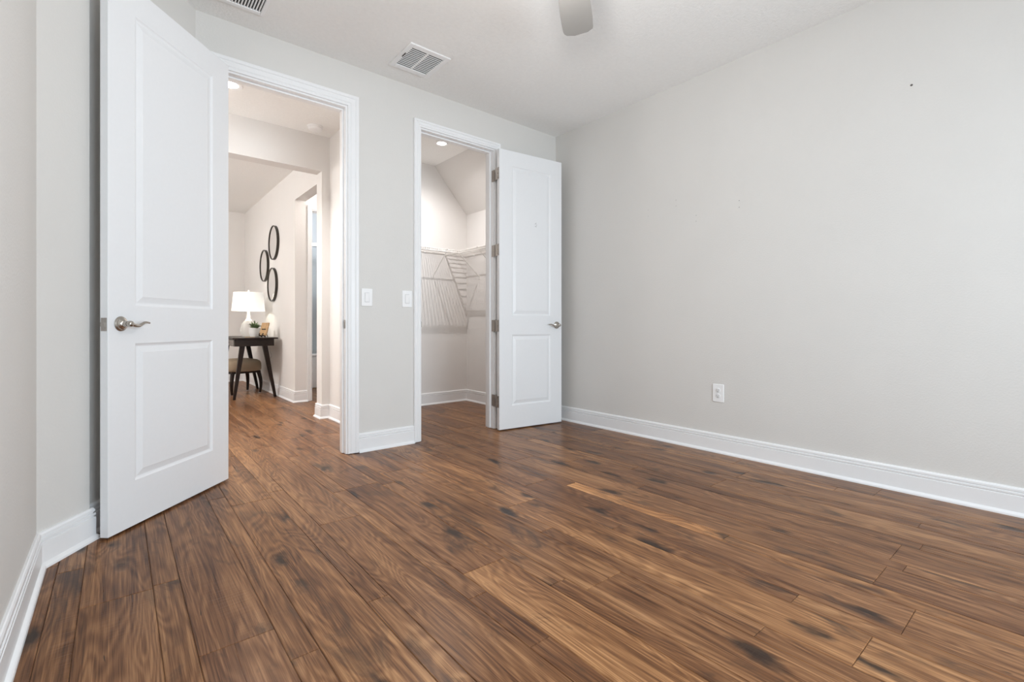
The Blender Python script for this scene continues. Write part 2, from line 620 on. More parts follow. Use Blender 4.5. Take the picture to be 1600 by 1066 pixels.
wall('wall_hall_right', [(XH, CLX0, YB2, CLY + 0.09, 0, H)], 'warm grey side wall of the hall just inside the entry doorway', 'hallwall')
wall('wall_hall_far', [(OX1, XH, YH, YH2, 0, H), (-0.9, 0.2, YH, YH2, 0, H), (0.2, OX1, YH, YH2, OZ, H)],
     'hall wall with a wide cased opening to the far room', 'hallwall')
wall('wall_hall_left', [(-1.02, -0.9, 2.6, YH2, 0, H)], 'end wall of the hall hidden behind the open door', 'hallwall')
wall('wall_closet_far', [(CLX0, CLX1 + 0.16, CLY, YH2, 0, H)], 'pale far wall inside the closet', 'hallwall')
wall('wall_closet_right', [(CLX1, CLX1 + 0.16, YB2, CLY, 0, H)], 'pale right wall inside the closet', 'hallwall')
wall('wall_loft_right', [(XLF, XLF + 0.12, YA, YLF, 0, H), (XLF, XLF + 0.12, YH2, YA, OZ - 0.02, H)],
     'pale wall of the far room carrying the round mirrors', 'hallwall')
AX0 = 1.785
wall('wall_alcove', [(XLF + 0.12, AX0, YA, YA + 0.115, 0, H), (2.5, 2.9, YA, YA + 0.115, 0, H), (AX0, 2.5, YA, YA + 0.115, 2.30, H),
                     (2.78, 2.9, YH2, YA, 0, H)], 'short wall past the far opening with the bathroom doorway', 'hallwall')
wall('wall_loft_far', [(-1.8, XLF + 0.12, YLF, YLF + 0.12, 0, H)], 'pale end wall of the far room behind the desk', 'hallwall')
wall('wall_loft_left', [(-1.9, -1.78, YH2, YLF + 0.12, 0, H), (-1.9, -0.9, YH2 - 0.1, YH2, 0, H)], 'left wall of the far room out of view', 'hallwall')
wall('wall_bathroom', [(XLF + 0.12, 2.9, 7.75, 7.85, 0, H), (2.9, 3.0, YA, 7.85, 0, H)], 'blue-grey walls of the bathroom seen through the last doorway', 'bathwall')

# ------------------------------------------------------------------ windows behind the camera


def window(name, mat4, w, z0, z1, label):
    """in the local xz plane, opening w wide, z0..z1 high"""
    t = thing(name, label, 'window', kind='structure')
    bm = BM()
    for b_ in ((-w / 2, -w / 2 + 0.045, -0.03, 0.03, z0, z1), (w / 2 - 0.045, w / 2, -0.03, 0.03, z0, z1),
               (-w / 2 + 0.045, w / 2 - 0.045, -0.03, 0.03, z0, z0 + 0.045), (-w / 2 + 0.045, w / 2 - 0.045, -0.03, 0.03, z1 - 0.045, z1),
               (-w / 2 + 0.045, w / 2 - 0.045, -0.02, 0.02, (z0 + z1) / 2 - 0.02, (z0 + z1) / 2 + 0.02)):
        box(bm, *b_, mat=mat4)
    obj('window_frame', bm, M['trim'], t)
    bm = BM()
    box(bm, -w / 2 + 0.04, w / 2 - 0.04, -0.003, 0.003, z0 + 0.04, z1 - 0.04, mat=mat4)
    obj('pane', bm, M['pane'], t)
    bm = BM()
    box(bm, -w / 2 - 0.03, w / 2 + 0.03, 0.061, 0.10, z0 - 0.025, z0, mat=mat4)
    obj('window_sill', bm, M['trim'], t)


window('window_1', Matrix.Translation(((fx0 + fx1) / 2, YF - 0.06, 0)), fx1 - fx0, fz0, fz1, 'white framed window in the wall behind the camera')

# ------------------------------------------------------------------ baseboards
BASE = [(0.0, 0.0), (0.028, 0.0), (0.027, 0.008), (0.022, 0.015), (0.0165, 0.019), (0.0155, 0.020), (0.0155, 0.094), (0.0095, 0.0965), (0.0095, 0.0995), (0.0150, 0.1025),
        (0.0150, 0.1100), (0.0080, 0.1125), (0.0080, 0.1155), (0.0130, 0.1180), (0.0125, 0.127), (0.0090, 0.1330), (0.006, 0.1350), (0.0, 0.1350)]


def baseboard(name, path, label):
    bm = BM()
    sweep(bm, BASE, path)
    return struct(name, bm, M['trim'], label, 'baseboard', smooth=25)


CW1, CW2 = 0.078, 0.057
baseboard('baseboard_right', [(XR, YF), (XR, YB), (CX1 + CW2, YB)], 'long white baseboard along the blank right wall')
baseboard('baseboard_back', [(CX0 - CW2, YB), (DX1 + CW1, YB)], 'short white baseboard between the two doorways')
baseboard('baseboard_left', [BCOR, STEP2, STEP1, CORN, (XL, YF)], 'white baseboard turning from the angled wall to the left wall')
baseboard('baseboard_closet', [(CLX1, YB2), (CLX1, CLY), (CLX0, CLY), (CLX0, YB2)], 'white baseboard around the inside of the closet')
baseboard('baseboard_hall', [(XH, YB2), (XH, YH), (OX1, YH), (OX1, YH2), (XH + 0.9, YH2)], 'white baseboard wrapping the hall corner at the wide opening')
baseboard('baseboard_loft', [(AX0 - 0.042, YA), (XLF, YA), (XLF, YLF), (-1.78, YLF)], 'white baseboard under the round mirrors in the far room')

# ------------------------------------------------------------------ casings
CAS = [(0.000, 0.000), (0.000, 0.0115), (0.004, 0.0135), (0.012, 0.0135), (0.016, 0.0120), (0.019, 0.0120), (0.023, 0.0150),
       (0.045, 0.0165), (0.049, 0.0150), (0.052, 0.0150), (0.056, 0.019), (0.074, 0.020), (0.078, 0.016), (0.078, 0.0)]


def casing(name, x0, x1, zt, y, width, label, sgn=-1, jamb_depth=0.115, stop=0.05, thick_jamb=0.012):
    """flat door surround; casing on face y looking along sgn*y, jamb lining and stop inside"""
    k = width / 0.078
    bm = BM()
    cols = []
    for cx in range(4):
        col = []
        for w, dd in CAS:
            w *= k
            px = x0 - w if cx < 2 else x1 + w
            pz = 0.004 if cx in (0, 3) else zt + w
            col.append(bm.verts.new((px, y + sgn * dd, pz)))
        cols.append(col)
    for i in range(3):
        for q in range(len(CAS)):
            bm.faces.new((cols[i][q], cols[i + 1][q], cols[i + 1][(q + 1) % len(CAS)], cols[i][(q + 1) % len(CAS)]))
    bm.faces.new(cols[0])
    bm.faces.new(cols[3][::-1])
    t = struct(name, bm, M['trim'], label, 'door casing', smooth=0)
    bm = BM()
    ya, yb = sorted((y, y - sgn * jamb_depth))
    e = thick_jamb
    box(bm, x0 - 0.001, x0 + e, ya, yb, 0.003, zt)
    box(bm, x1 - e, x1 + 0.001, ya, yb, 0.003, zt)
    box(bm, x0 + e, x1 - e, ya, yb, zt - e, zt + 0.001)
    obj('jamb', bm, M['trim'], t, smooth=0)
    bm = BM()
    s0, s1 = sorted((y - sgn * 0.040, y - sgn * 0.078))
    e2 = e + 0.011
    box(bm, x0 + e, x0 + e2, s0, s1, 0.003, zt - e)
    box(bm, x1 - e2, x1 - e, s0, s1, 0.003, zt - e)
    box(bm, x0 + e2, x1 - e2, s0, s1, zt - e2, zt - e)
    obj('door_stop', bm, M['trim'], t, smooth=0, bevel=0.002)
    return t


t1 = casing('trim_1', DX0, DX1, DZ, YB, CW1, 'wide white moulded casing around the entry doorway')
t2 = casing('trim_2', CX0, CX1, DZ, YB, CW2, 'slimmer white casing around the closet doorway')
t3 = casing('trim_3', AX0, 2.5, 2.30, YA, 0.045, 'white casing of the far bathroom doorway')


def strike(parent, x, sx, z, y0):
    bm = BM()
    box(bm, x, x + sx * 0.0015, y0, y0 + 0.030, z - 0.030, z + 0.030)
    box(bm, x - 0.0005 if sx < 0 else x, x + sx * 0.003, y0 - 0.006, y0, z - 0.022, z + 0.022)
    o = obj('strike_plate', bm, M['hinge'], parent, smooth=0)
    o['label'] = 'satin nickel strike plate'


strike(t1, DX1 - 0.012, -1, 0.915, YB + 0.004)
strike(t2, CX0 + 0.012, 1, 0.915, YB + 0.004)
# hinge leaves on the bathroom casing
for z in (0.3, 0.93, 1.9):
    bm = BM()
    box(bm, AX0 + 0.012, AX0 + 0.0145, YA + 0.002, YA + 0.034, z - 0.045, z + 0.045)
    obj('hinge', bm, M['hinge'], t3, smooth=0)

# ------------------------------------------------------------------ doors
PZ = [0.0, 0.20, 0.815, 0.984, 2.285, 2.415]
LOOPS = [(0.0, 0.0), (0.005, 0.0045), (0.012, 0.0078), (0.016, 0.0078), (0.040, 0.0018), (0.042, 0.0008)]


def door_slab(bm, Wd, th, stile, face_y, inward):
    """both faces; face at face_y, the other th away along inward (+1/-1)"""
    xs = [0, stile, Wd - stile, Wd]
    for side in (0, 1):
        yb = face_y if side == 0 else face_y + inward * th
        di = inward if side == 0 else -inward
        for i in range(3):
            for j in range(5):
                x0, x1, z0, z1 = xs[i], xs[i + 1], PZ[j], PZ[j + 1]
                if i == 1 and j in (1, 3):
                    prev = None
                    for ins, dep in LOOPS:
                        cur = [bm.verts.new(p) for p in ((x0 + ins, yb + di * dep, z0 + ins), (x1 - ins, yb + di * dep, z0 + ins),
                                                         (x1 - ins, yb + di * dep, z1 - ins), (x0 + ins, yb + di * dep, z1 - ins))]
                        if prev:
                            for q in range(4):
                                bm.faces.new((prev[q], prev[(q + 1) % 4], cur[(q + 1) % 4], cur[q]))
                        prev = cur
                    bm.faces.new(prev)
                else:
                    quad(bm, ((x0, yb, z0), (x1, yb, z0), (x1, yb, z1), (x0, yb, z1)))
    ya, yb = face_y, face_y + inward * th
    for j in range(5):
        quad(bm, ((0, ya, PZ[j]), (0, yb, PZ[j]), (0, yb, PZ[j + 1]), (0, ya, PZ[j + 1])))
        quad(bm, ((Wd, ya, PZ[j]), (Wd, yb, PZ[j]), (Wd, yb, PZ[j + 1]), (Wd, ya, PZ[j + 1])))
    for i in range(3):
        quad(bm, ((xs[i], ya, 0), (xs[i + 1], ya, 0), (xs[i + 1], yb, 0), (xs[i], yb, 0)))
        quad(bm, ((xs[i], ya, PZ[-1]), (xs[i + 1], ya, PZ[-1]), (xs[i + 1], yb, PZ[-1]), (xs[i], yb, PZ[-1])))
    bmesh.ops.remove_doubles(bm, verts=bm.verts, dist=0.00005)


def lever_handle(parent, x, z, fy, out):
    """rosette at (x, fy, z), handle grows along out*y, lever points to x = 0 (the hinge side)"""
    hd = thing('door_handle', None, None)
    del_keys = [k for k in ('label', 'category') if k in hd]
    hd.parent = parent
    hd.location = (x, fy, z)
    R = Matrix.Rotation(-PI / 2 * out, 4, 'X')
    bm = BM()
    lathe(bm, [(0.0325, 0.0), (0.0325, 0.003), (0.030, 0.006), (0.026, 0.0075), (0.0245, 0.011), (0.019, 0.0135), (0.0165, 0.017), (0.013, 0.019),
               (0.0115, 0.024), (0.0115, 0.034)], 40, R)
    o = obj('rosette', bm, M['nickel'], hd, smooth=25)
    o['label'] = 'stepped round satin nickel rosette'
    bm = BM()
    lathe(bm, [(0.0105, 0.030), (0.0125, 0.034), (0.0135, 0.042), (0.0125, 0.050), (0.009, 0.054)], 24, R)
    pts, rad = [], []
    for k in range(19):
        s = k / 18
        px = -0.004 - 0.110 * s
        pz = 0.0 - 0.009 * math.sin(PI * min(1, s * 1.35)) + 0.007 * math.sin(PI * max(0, (s - 0.45) / 0.55) * 0.8)
        py = out * (0.042 - 0.008 * s)
        pts.append((px, py, pz))
        rad.append(0.0088 * (1 - 0.58 * s) + 0.0006)
    tube(bm, pts, rad, 12)
    o = obj('lever', bm, M['nickel'], hd, smooth=50)
    o['label'] = 'wave-shaped satin nickel lever'


def latch(parent, Wd, z, yc):
    bm = BM()
    box(bm, Wd, Wd + 0.0015, yc - 0.0125, yc + 0.0125, z - 0.028, z + 0.028)
    for dz in (-0.021, 0.021):
        lathe(bm, [(0.0035, 0), (0.0035, 0.0022), (0.002, 0.0026)], 12, Matrix.Translation((Wd, yc, z + dz)) @ Matrix.Rotation(PI / 2, 4, 'Y'))
    box(bm, Wd + 0.001, Wd + 0.010, yc - 0.007, yc + 0.007, z - 0.009, z + 0.009)
    o = obj('latch_plate', bm, M['hinge'], parent, smooth=25)
    o['label'] = 'nickel latch plate with bolt in the door edge'


# entry door
A0, A1 = Vector((0.497, 3.205)), Vector((-0.034, 2.628))
dv = A1 - A0
W1 = dv.length
d1 = thing('door_1', 'white two-panel entry door standing open at the left with a lever handle', 'door', (A0.x, A0.y, 0.010), (0, 0, math.atan2(dv.y, dv.x)), kind='structure')
bm = BM()
door_slab(bm, W1, 0.035, 0.136, 0.0, -1)
obj('slab', bm, M['door'], d1, smooth=8, bevel=0.0012)
lever_handle(d1, W1 - 0.062, 0.903, 0.0, 1)
latch(d1, W1, 0.90, -0.0175)
for z in (0.24, 0.90, 1.55, 2.20):
    bm = BM()
    tube(bm, [(-0.008, -0.037, z - 0.05), (-0.008, -0.037, z + 0.05)], 0.0065, 10)
    box(bm, -0.002, 0.0, -0.034, -0.006, z - 0.05, z + 0.05)
    obj('hinge', bm, M['hinge'], d1)

# closet door
B0, B1 = Vector((2.513, 3.21)), Vector((3.187, 3.130))
dv = B1 - B0
W2 = dv.length
d2 = thing('door_2', 'white two-panel closet door folded back against the wall corner', 'door', (B0.x, B0.y, 0.010), (0, 0, math.atan2(dv.y, dv.x)), kind='structure')
bm = BM()
door_slab(bm, W2, 0.035, 0.128, 0.0, 1)
obj('slab', bm, M['door'], d2, smooth=8, bevel=0.0012)
lever_handle(d2, W2 - 0.058, 0.900, 0.0, -1)
latch(d2, W2, 0.90, 0.0175)
for z in (0.241, 0.894, 1.549, 2.206):
    bm = BM()
    px, py = 0.006, 0.062
    for q in range(5):
        tube(bm, [(px, py, z - 0.05 + q * 0.0202), (px, py, z - 0.05 + q * 0.0202 + 0.0192)], 0.0075, 12)
    tube(bm, [(px, py, z - 0.056), (px, py, z + 0.056)], 0.005, 10)
    box(bm, -0.0022, 0.0002, 0.004, 0.060, z - 0.05, z + 0.05)          # leaf on the door edge
    box(bm, 0.003, 0.0225, 0.060, 0.0625, z - 0.05, z + 0.05)
    obj('hinge', bm, M['hinge'], d2, smooth=25)
    bm = BM()
    for dz in (-0.035, 0.0, 0.035):
        lathe(bm, [(0.0035, 0), (0.0035, 0.0012), (0.0015, 0.0016)], 10, Matrix.Translation((-0.0022, 0.022, z + dz)) @ Matrix.Rotation(-PI / 2, 4, 'Y'))
    obj('hinge_screws', bm, M['nickel'], d2)
    # leaf let into the jamb
    bm = BM()
    z2 = z + 0.010
    box(bm, CX1 - 0.0145, CX1 - 0.0122, YB - 0.024, YB + 0.022, z2 - 0.05, z2 + 0.05)
    obj('hinge_leaf', bm, M['hinge'], t2, smooth=0)
# faint adhesive mark on the upper panel
bm = BM()
for k in range(5):
    ang = k * 1.3
    lathe(bm, [(0.006, 0), (0.005, 0.0006)], 12, Matrix.Translation((0.385 + 0.008 * math.cos(ang), 0.0012, 1.80 + 0.016 * math.sin(ang))) @ Matrix.Rotation(PI / 2, 4, 'X'))
o = obj('adhesive_mark', bm, simple('adhesive_residue', (0.58, 0.585, 0.59), 0.6, noise=0.2, nscale=200), d2)
o['label'] = 'small grey adhesive residue on the upper panel'

# ------------------------------------------------------------------ switches and outlet


def plate_switch(x, label):
    t = thing('light_switch', label, 'switch', (x, YB, 1.109), group='rocker switches between the doorways')
    bm = BM()
    box(bm, -0.041, 0.041, -0.006, 0.0, -0.0635, 0.0635)
    obj('cover_plate', bm, M['plate'], t, bevel=0.004, seg=3)
    bm = BM()
    box(bm, -0.018, 0.018, -0.0075, -0.006, -0.035, 0.035)
    obj('surround', bm, simple('switch_gap', (0.62, 0.62, 0.62), 0.4), t, bevel=0.0006)
    bm = BM()
    p = [(-0.015, -0.0085, -0.031), (0.015, -0.0085, -0.031), (0.015, -0.0125, 0.031), (-0.015, -0.0125, 0.031)]
    q = [(-0.015, -0.007, -0.031), (0.015, -0.007, -0.031), (0.015, -0.007, 0.031), (-0.015, -0.007, 0.031)]
    a_ = [bm.verts.new(v) for v in p]
    b_ = [bm.verts.new(v) for v in q]
    bm.faces.new(a_)
    bm.faces.new(b_[::-1])
    for k in range(4):
        bm.faces.new((a_[k], a_[(k + 1) % 4], b_[(k + 1) % 4], b_[k]))
    obj('rocker', bm, M['plate'], t, bevel=0.001)


plate_switch(1.383, 'white rocker light switch next to the entry door casing')
plate_switch(1.701, 'white rocker light switch next to the closet door casing')

t = thing('wall_outlet', 'white duplex power outlet low on the blank right wall', 'outlet', (XR, 1.680, 0.424), (0, 0, PI / 2))
# local -y... the plate faces -x in the room: local y axis points along -x
bm = BM()
box(bm, -0.041, 0.041, 0.0, 0.006, -0.0635, 0.0635)
obj('cover_plate', bm, M['plate'], t, bevel=0.004, seg=3)
for s in (-1, 1):
    bm = BM()
    lathe(bm, [(0.0168, 0.0), (0.0168, 0.0025), (0.0155, 0.003)], 28, Matrix.Translation((0, 0.006, s * 0.0195)) @ Matrix.Rotation(-PI / 2, 4, 'X'))
    r_ = obj('receptacle', bm, simple('outlet_face', (0.74, 0.74, 0.74), 0.35), t, smooth=25)
    bm = BM()
    box(bm, -0.0075, -0.0055, 0.0088, 0.0094, s * 0.0195 - 0.001, s * 0.0195 + 0.008)
    box(bm, 0.0055, 0.0075, 0.0088, 0.0094, s * 0.0195 - 0.000, s * 0.0195 + 0.007)
    lathe(bm, [(0.0026, 0.0), (0.0026, 0.0006)], 12, Matrix.Translation((0, 0.0088, s * 0.0195 - 0.0075)) @ Matrix.Rotation(-PI / 2, 4, 'X'))
    obj('slots', bm, M['slot'], r_, smooth=0)

# nail holes left in the right wall and the wall between the doors
for (y, z, r) in ((0.607, 2.204, 0.006), (2.016, 1.869, 0.0022), (2.016, 1.824, 0.0022), (1.850, 1.722, 0.0022), (1.850, 1.679, 0.0022), (1.533, 1.768, 0.0025), (1.533, 1.722, 0.0025),
                  (2.264, 1.84, 0.0018), (2.264, 1.79, 0.0018)):
    bm = BM()
    lathe(bm, [(r, 0), (r * 0.7, 0.0012)], 10, Matrix.Translation((XR, y, z)) @ Matrix.Rotation(-PI / 2, 4, 'Y'))
    o = obj('nail_hole', bm, simple('nail_hole_dark', (0.10, 0.09, 0.08), 0.8), wall_right)
    o['label'] = 'small dark nail hole'

# ------------------------------------------------------------------ ceiling vents
t = thing('ceiling_vent', 'square white ceiling register with two columns of louvres, beside the closet doorway', 'vent', (1.617, 2.967, H))
bm = BM()
hx, hy = 0.152, 0.166
ix, iy = 0.118, 0.122
for b_ in ((-hx, -ix, -hy, hy), (ix, hx, -hy, hy), (-ix, ix, -hy, -iy), (-ix, ix, iy, hy)):
    box(bm, b_[0], b_[1], b_[2], b_[3], -0.010, 0)
box(bm, -0.007, 0.007, -iy, iy, -0.008, 0)
obj('frame', bm, M['plate'], t, bevel=0.003, smooth=0)
bm = BM()
box(bm, -ix, ix, -iy, iy, -0.0012, 0.0)
obj('shade_plate', bm, M['ventdark'], t, smooth=0)  # flat dark plate stands for the shade inside the duct
bm = BM()
for k in range(11):
    yy = -iy + (k + 1) * 2 * iy / 12
    box(bm, -ix, -0.007, yy - 0.0036, yy + 0.0036, -0.0066, -0.0035)
    box(bm, 0.007, ix, yy - 0.0036, yy + 0.0036, -0.0066, -0.0035)
obj('louvres', bm, M['plate'], t, smooth=0)
bm = BM()
box(bm, -0.131, -0.127, 0.0 - 0.045, 0.005, -0.016, -0.007)
obj('damper_lever', bm, M['ventdark'], t, smooth=0)

t = thing('ceiling_vent', 'white ceiling grille with long dark slots above the open entry door', 'vent', (0.495, 2.96, H))
bm = BM()
hx, hy = 0.170, 0.165
ix, iy = 0.148, 0.133
for b_ in ((-hx, -ix, -hy, hy), (ix, hx, -hy, hy), (-ix, ix, -hy, -iy), (-ix, ix, iy, hy)):
    box(bm, b_[0], b_[1], b_[2], b_[3], -0.010, 0)
obj('frame', bm, M['plate'], t, bevel=0.004, smooth=0)
bm = BM()
box(bm, -ix, ix, -iy, iy, -0.001, 0)
obj('shade_plate', bm, M['slot'], t, smooth=0)  # near-black sheet in place of the unlit opening behind the grille
bm = BM()
nb = 19
for k in range(nb):
    xx = ix - 0.0153 * (k + 0.62)
    if xx - 0.003 < -ix:
        break
    box(bm, xx - 0.0033, xx + 0.0033, -iy, iy, -0.0085, -0.001)
obj('louvres', bm, M['plate'], t, smooth=0)

# ------------------------------------------------------------------ ceiling fan (one blade reaches into the picture)
t = thing('ceiling_fan', 'grey three-blade ceiling fan, one rounded blade showing at the top edge', 'ceiling fan', (1.335, 1.30, H))
bm = BM()
lathe(bm, [(0.07, 0), (0.072, -0.03), (0.05, -0.06), (0.02, -0.065)], 32)
obj('canopy', bm, M['nickel'], t)
bm = BM()
tube(bm, [(0, 0, -0.06), (0, 0, -0.20)], 0.012, 14)
obj('downrod', bm, M['nickel'], t)
bm = BM()
lathe(bm, [(0.03, -0.20), (0.09, -0.215), (0.115, -0.25), (0.115, -0.33), (0.09, -0.36), (0.05, -0.365)], 36)
obj('motor_housing', bm, M['nickel'], t)
bm = BM()
lathe(bm, [(0.085, -0.366), (0.088, -0.40), (0.065, -0.435), (0.02, -0.45)], 32)
obj('fill_globe', bm, M['globe'], t)  # unseen globe added to go with the fan fill light


def blade(bm, ang):
    R_ = Matrix.Rotation(ang, 4, 'Z') @ Matrix.Translation((0, 0, -0.30)) @ Matrix.Rotation(math.radians(-9), 4, 'X')
    out = []
    # rounded-corner outline
    L0, L1 = 0.20, 0.685
    n_ = 26
    up, dn = [], []
    for k in range(n_ + 1):
        s = k / n_
        x_ = L0 + (L1 - L0) * s
        w_ = 0.052 + 0.026 * math.sin(PI * min(1, s * 1.05) * 0.62)
        e = (x_ - (L1 - 0.055)) / 0.055
        wu = w_ - (0.055 * (1 - math.sqrt(max(0, 1 - e * e))) if e > 0 else 0)
        e2 = (x_ - (L1 - 0.03)) / 0.03
        wd = w_ - (0.03 * (1 - math.sqrt(max(0, 1 - e2 * e2))) if e2 > 0 else 0)
        up.append((x_, wu))
        dn.append((x_, -wd))
    ring = up + dn[::-1]
    a_ = [bm.verts.new(R_ @ Vector((p[0], p[1], -0.004))) for p in ring]
    b_ = [bm.verts.new(R_ @ Vector((p[0], p[1], 0.004))) for p in ring]
    bm.faces.new(a_)
    bm.faces.new(b_[::-1])
    m_ = len(ring)
    for k in range(m_):
        bm.faces.new((a_[k], b_[k], b_[(k + 1) % m_], a_[(k + 1) % m_]))


for k in range(3):
    ang = math.radians(37.5 + 120 * k)
    bm = BM()
    blade(bm, ang)
    bl = obj('blade', bm, M['blade'], t, smooth=30)
    bm = BM()
    R_ = Matrix.Rotation(ang, 4, 'Z')
    box(bm, 0.10, 0.24, -0.02, 0.02, -0.312, -0.304, mat=R_)
    obj('blade_arm', bm, M['nickel'], t, bevel=0.002)

# ------------------------------------------------------------------ lights and smoke detector on the other ceilings


def downlight(loc, label, r=0.075):
    t = thing('recessed_light', label, 'ceiling light', loc, group='recessed downlights')
    bm = BM()
    pr = [(r * 0.62, 0.0), (r * 0.66, -0.004), (r * 0.95, -0.007), (r, -0.004), (r, 0.0)]
    lathe(bm, pr, 40, cap=False)
    obj('trim_ring', bm, M['plate'], t)
    bm = BM()
    lathe(bm, [(r * 0.64, 0.0), (r * 0.62, -0.003), (r * 0.3, -0.004), (0.004, -0.0042)], 32)
    obj('lens', bm, M['lens'], t)


downlight((0.66, 4.18, H), 'lit recessed ceiling light in the hall above the open entry door', 0.085)
downlight((2.52, 4.165, H), 'lit recessed ceiling light inside the closet', 0.07)

t = thing('smoke_detector', 'round white smoke detector on the hall ceiling near the corner', 'smoke detector', (1.405, 4.56, H))
bm = BM()
lathe(bm, [(0.070, 0), (0.070, -0.010), (0.066, -0.013)], 40)
obj('mounting_base', bm, M['plate'], t, smooth=30)
bm = BM()
lathe(bm, [(0.060, -0.013), (0.060, -0.026), (0.052, -0.036), (0.03, -0.040), (0.012, -0.0405), (0.012, -0.043), (0.002, -0.0435)], 40)
for k in range(16):
    box(bm, 0.0590, 0.0625, -0.006, 0.006, -0.025, -0.016, mat=Matrix.Rotation(k * PI / 8, 4, 'Z'))
obj('sensor_cover', bm, M['plate'], t, smooth=30)

t = thing('pendant_light', 'white globe ceiling light in the far room, out of view to the left', 'ceiling light', (-1.0, 6.5, H))
bm = BM()
lathe(bm, [(0.06, 0), (0.06, -0.02), (0.012, -0.03), (0.012, -0.26), (0.05, -0.27)], 28)
obj('stem', bm, M['nickel'], t)
t = thing('bath_fill_dome', 'unseen glowing dome added for the bathroom fill light', 'ceiling light', (2.35, 6.75, H))
bm = BM()
lathe(bm, [(0.12, 0), (0.12, -0.03), (0.10, -0.06), (0.04, -0.075)], 28)
obj('dome', bm, M['globe'], t)  # added dome, the bathroom is really lit by daylight

# ------------------------------------------------------------------ closet wire shelves
SZ = 1.750


def shelf(label, length, M4, braces, first_brace=True):
    """local x along the wall, local y = 0 at the wall growing into the closet"""
    t = thing('wire_shelf', label, 'shelf', group='white wire closet shelves')
    t.matrix_world = M4
    bm = BM()
    n_ = int(length / 0.0255)
    for k in range(n_ + 1):
        x_ = 0.004 + k * (length - 0.008) / n_
        tube(bm, [(x_, 0.006, 0.0), (x_, 0.302, 0.0), (x_, 0.305, -0.030)], 0.0031, 5)
    obj('deck_wires', bm, M['wire'], t, smooth=60)
    for (y, z, r) in ((0.006, -0.005, 0.0035), (0.150, -0.006, 0.0042), (0.300, -0.005, 0.0042), (0.300, -0.030, 0.005)):
        bm = BM()
        tube(bm, [(0.0, y, z), (length, y, z)], r, 8)
        obj('rail', bm, M['wire'], t, smooth=60)
    for x_ in braces:
        bm = BM()
        tube(bm, [(x_, 0.309, 0.004), (x_, 0.300, -0.014), (x_, 0.012, -0.268), (x_, 0.004, -0.285)], 0.0048, 8)
        box(bm, x_ - 0.008, x_ + 0.008, 0.0, 0.005, -0.296, -0.262)
        o = obj('brace', bm, M['wire'], t, smooth=40)
        bm = BM()
        box(bm, x_ + 0.10, x_ + 0.115, 0.0, 0.012, -0.014, 0.008)
        obj('wall_clip', bm, M['plate'], t, smooth=0, bevel=0.002)


CLn = CLX1 - CLX0
shelf('white wire shelf along the far wall of the closet', CLn - 0.315,
      Matrix.Translation((CLX1 - 0.3125, CLY, SZ)) @ Matrix.Rotation(PI, 4, 'Z'), [0.15, 0.75])
shelf('white wire shelf along the right wall of the closet', CLY - YB2 - 0.012,
      Matrix.Translation((CLX1, YB2 + 0.005, SZ)) @ Matrix.Rotation(PI / 2, 4, 'Z'), [0.20, 0.72, 1.10])

# ------------------------------------------------------------------ far room furniture
# mirrors


def mirror(y, z, dia, label):
    t = thing('round_mirror', label, 'mirror', (XLF, y, z), (0, -PI / 2, 0), group='round mirrors on the far wall')
    r = dia / 2
    bm = BM()
    lathe(bm, [(r - 0.010, 0.0), (r - 0.010, 0.032), (r - 0.003, 0.034), (r, 0.032), (r, 0.0)], 64, cap=False)
    obj('mirror_frame', bm, M['bronze'], t, smooth=30)
    bm = BM()
    lathe(bm, [(r - 0.009, 0.010), (r - 0.009, 0.024)], 64)
    obj('mirror_glass', bm, M['mirror'], t, smooth=30)


mirror(6.876, 2.004, 0.453, 'round dark-framed mirror, highest of the three on the far wall')
mirror(7.40, 1.749, 0.445, 'round dark-framed mirror, farthest and left of the three')
mirror(6.944, 1.454, 0.450, 'round dark-framed mirror, lowest of the three, just above the desk')

# desk
t = thing('writing_desk', 'dark walnut writing desk with splayed legs against the mirror wall', 'desk')
DXa, DXb, DYa, DYb = 1.06, 1.552, 6.50, 7.74
bm = BM()
box(bm, DXa - 0.01, DXb, DYa, DYb, 0.738, 0.757)
obj('desk_top', bm, M['walnut'], t, bevel=0.003)
bm = BM()
box(bm, DXa + 0.022, DXb - 0.04, DYa + 0.03, DYb - 0.03, 0.652, 0.738)
obj('apron', bm, M['walnut'], t, bevel=0.002)
for (ya, yb) in ((DYa + 0.06, DYa + 0.60), (DYa + 0.63, DYb - 0.06)):
    bm = BM()
    box(bm, DXa + 0.008, DXa + 0.0215, ya, yb, 0.660, 0.733)
    dr = obj('drawer', bm, M['apron'], t, bevel=0.002)
    dr['label'] = 'walnut drawer front coloured paler for the light falling on it'
    bm = BM()
    lathe(bm, [(0.004, 0), (0.004, 0.012), (0.010, 0.016), (0.010, 0.022), (0.004, 0.025)], 16, Matrix.Translation((DXa + 0.008, (ya + yb) / 2, 0.697)) @ Matrix.Rotation(-PI / 2, 4, 'Y'))
    obj('knob', bm, M['bronze'], dr)
for (xt, xb, yt, yb_) in ((1.175, 1.085, 6.60, 6.62), (1.41, 1.545, 6.60, 6.62), (1.175, 1.085, 7.64, 7.62), (1.41, 1.545, 7.64, 7.62)):
    bm = BM()
    taper(bm, (xt, yt, 0.70), (xb, yb_, 0.0), 0.058, 0.030)
    obj('leg', bm, M['walnut'], t, bevel=0.003)

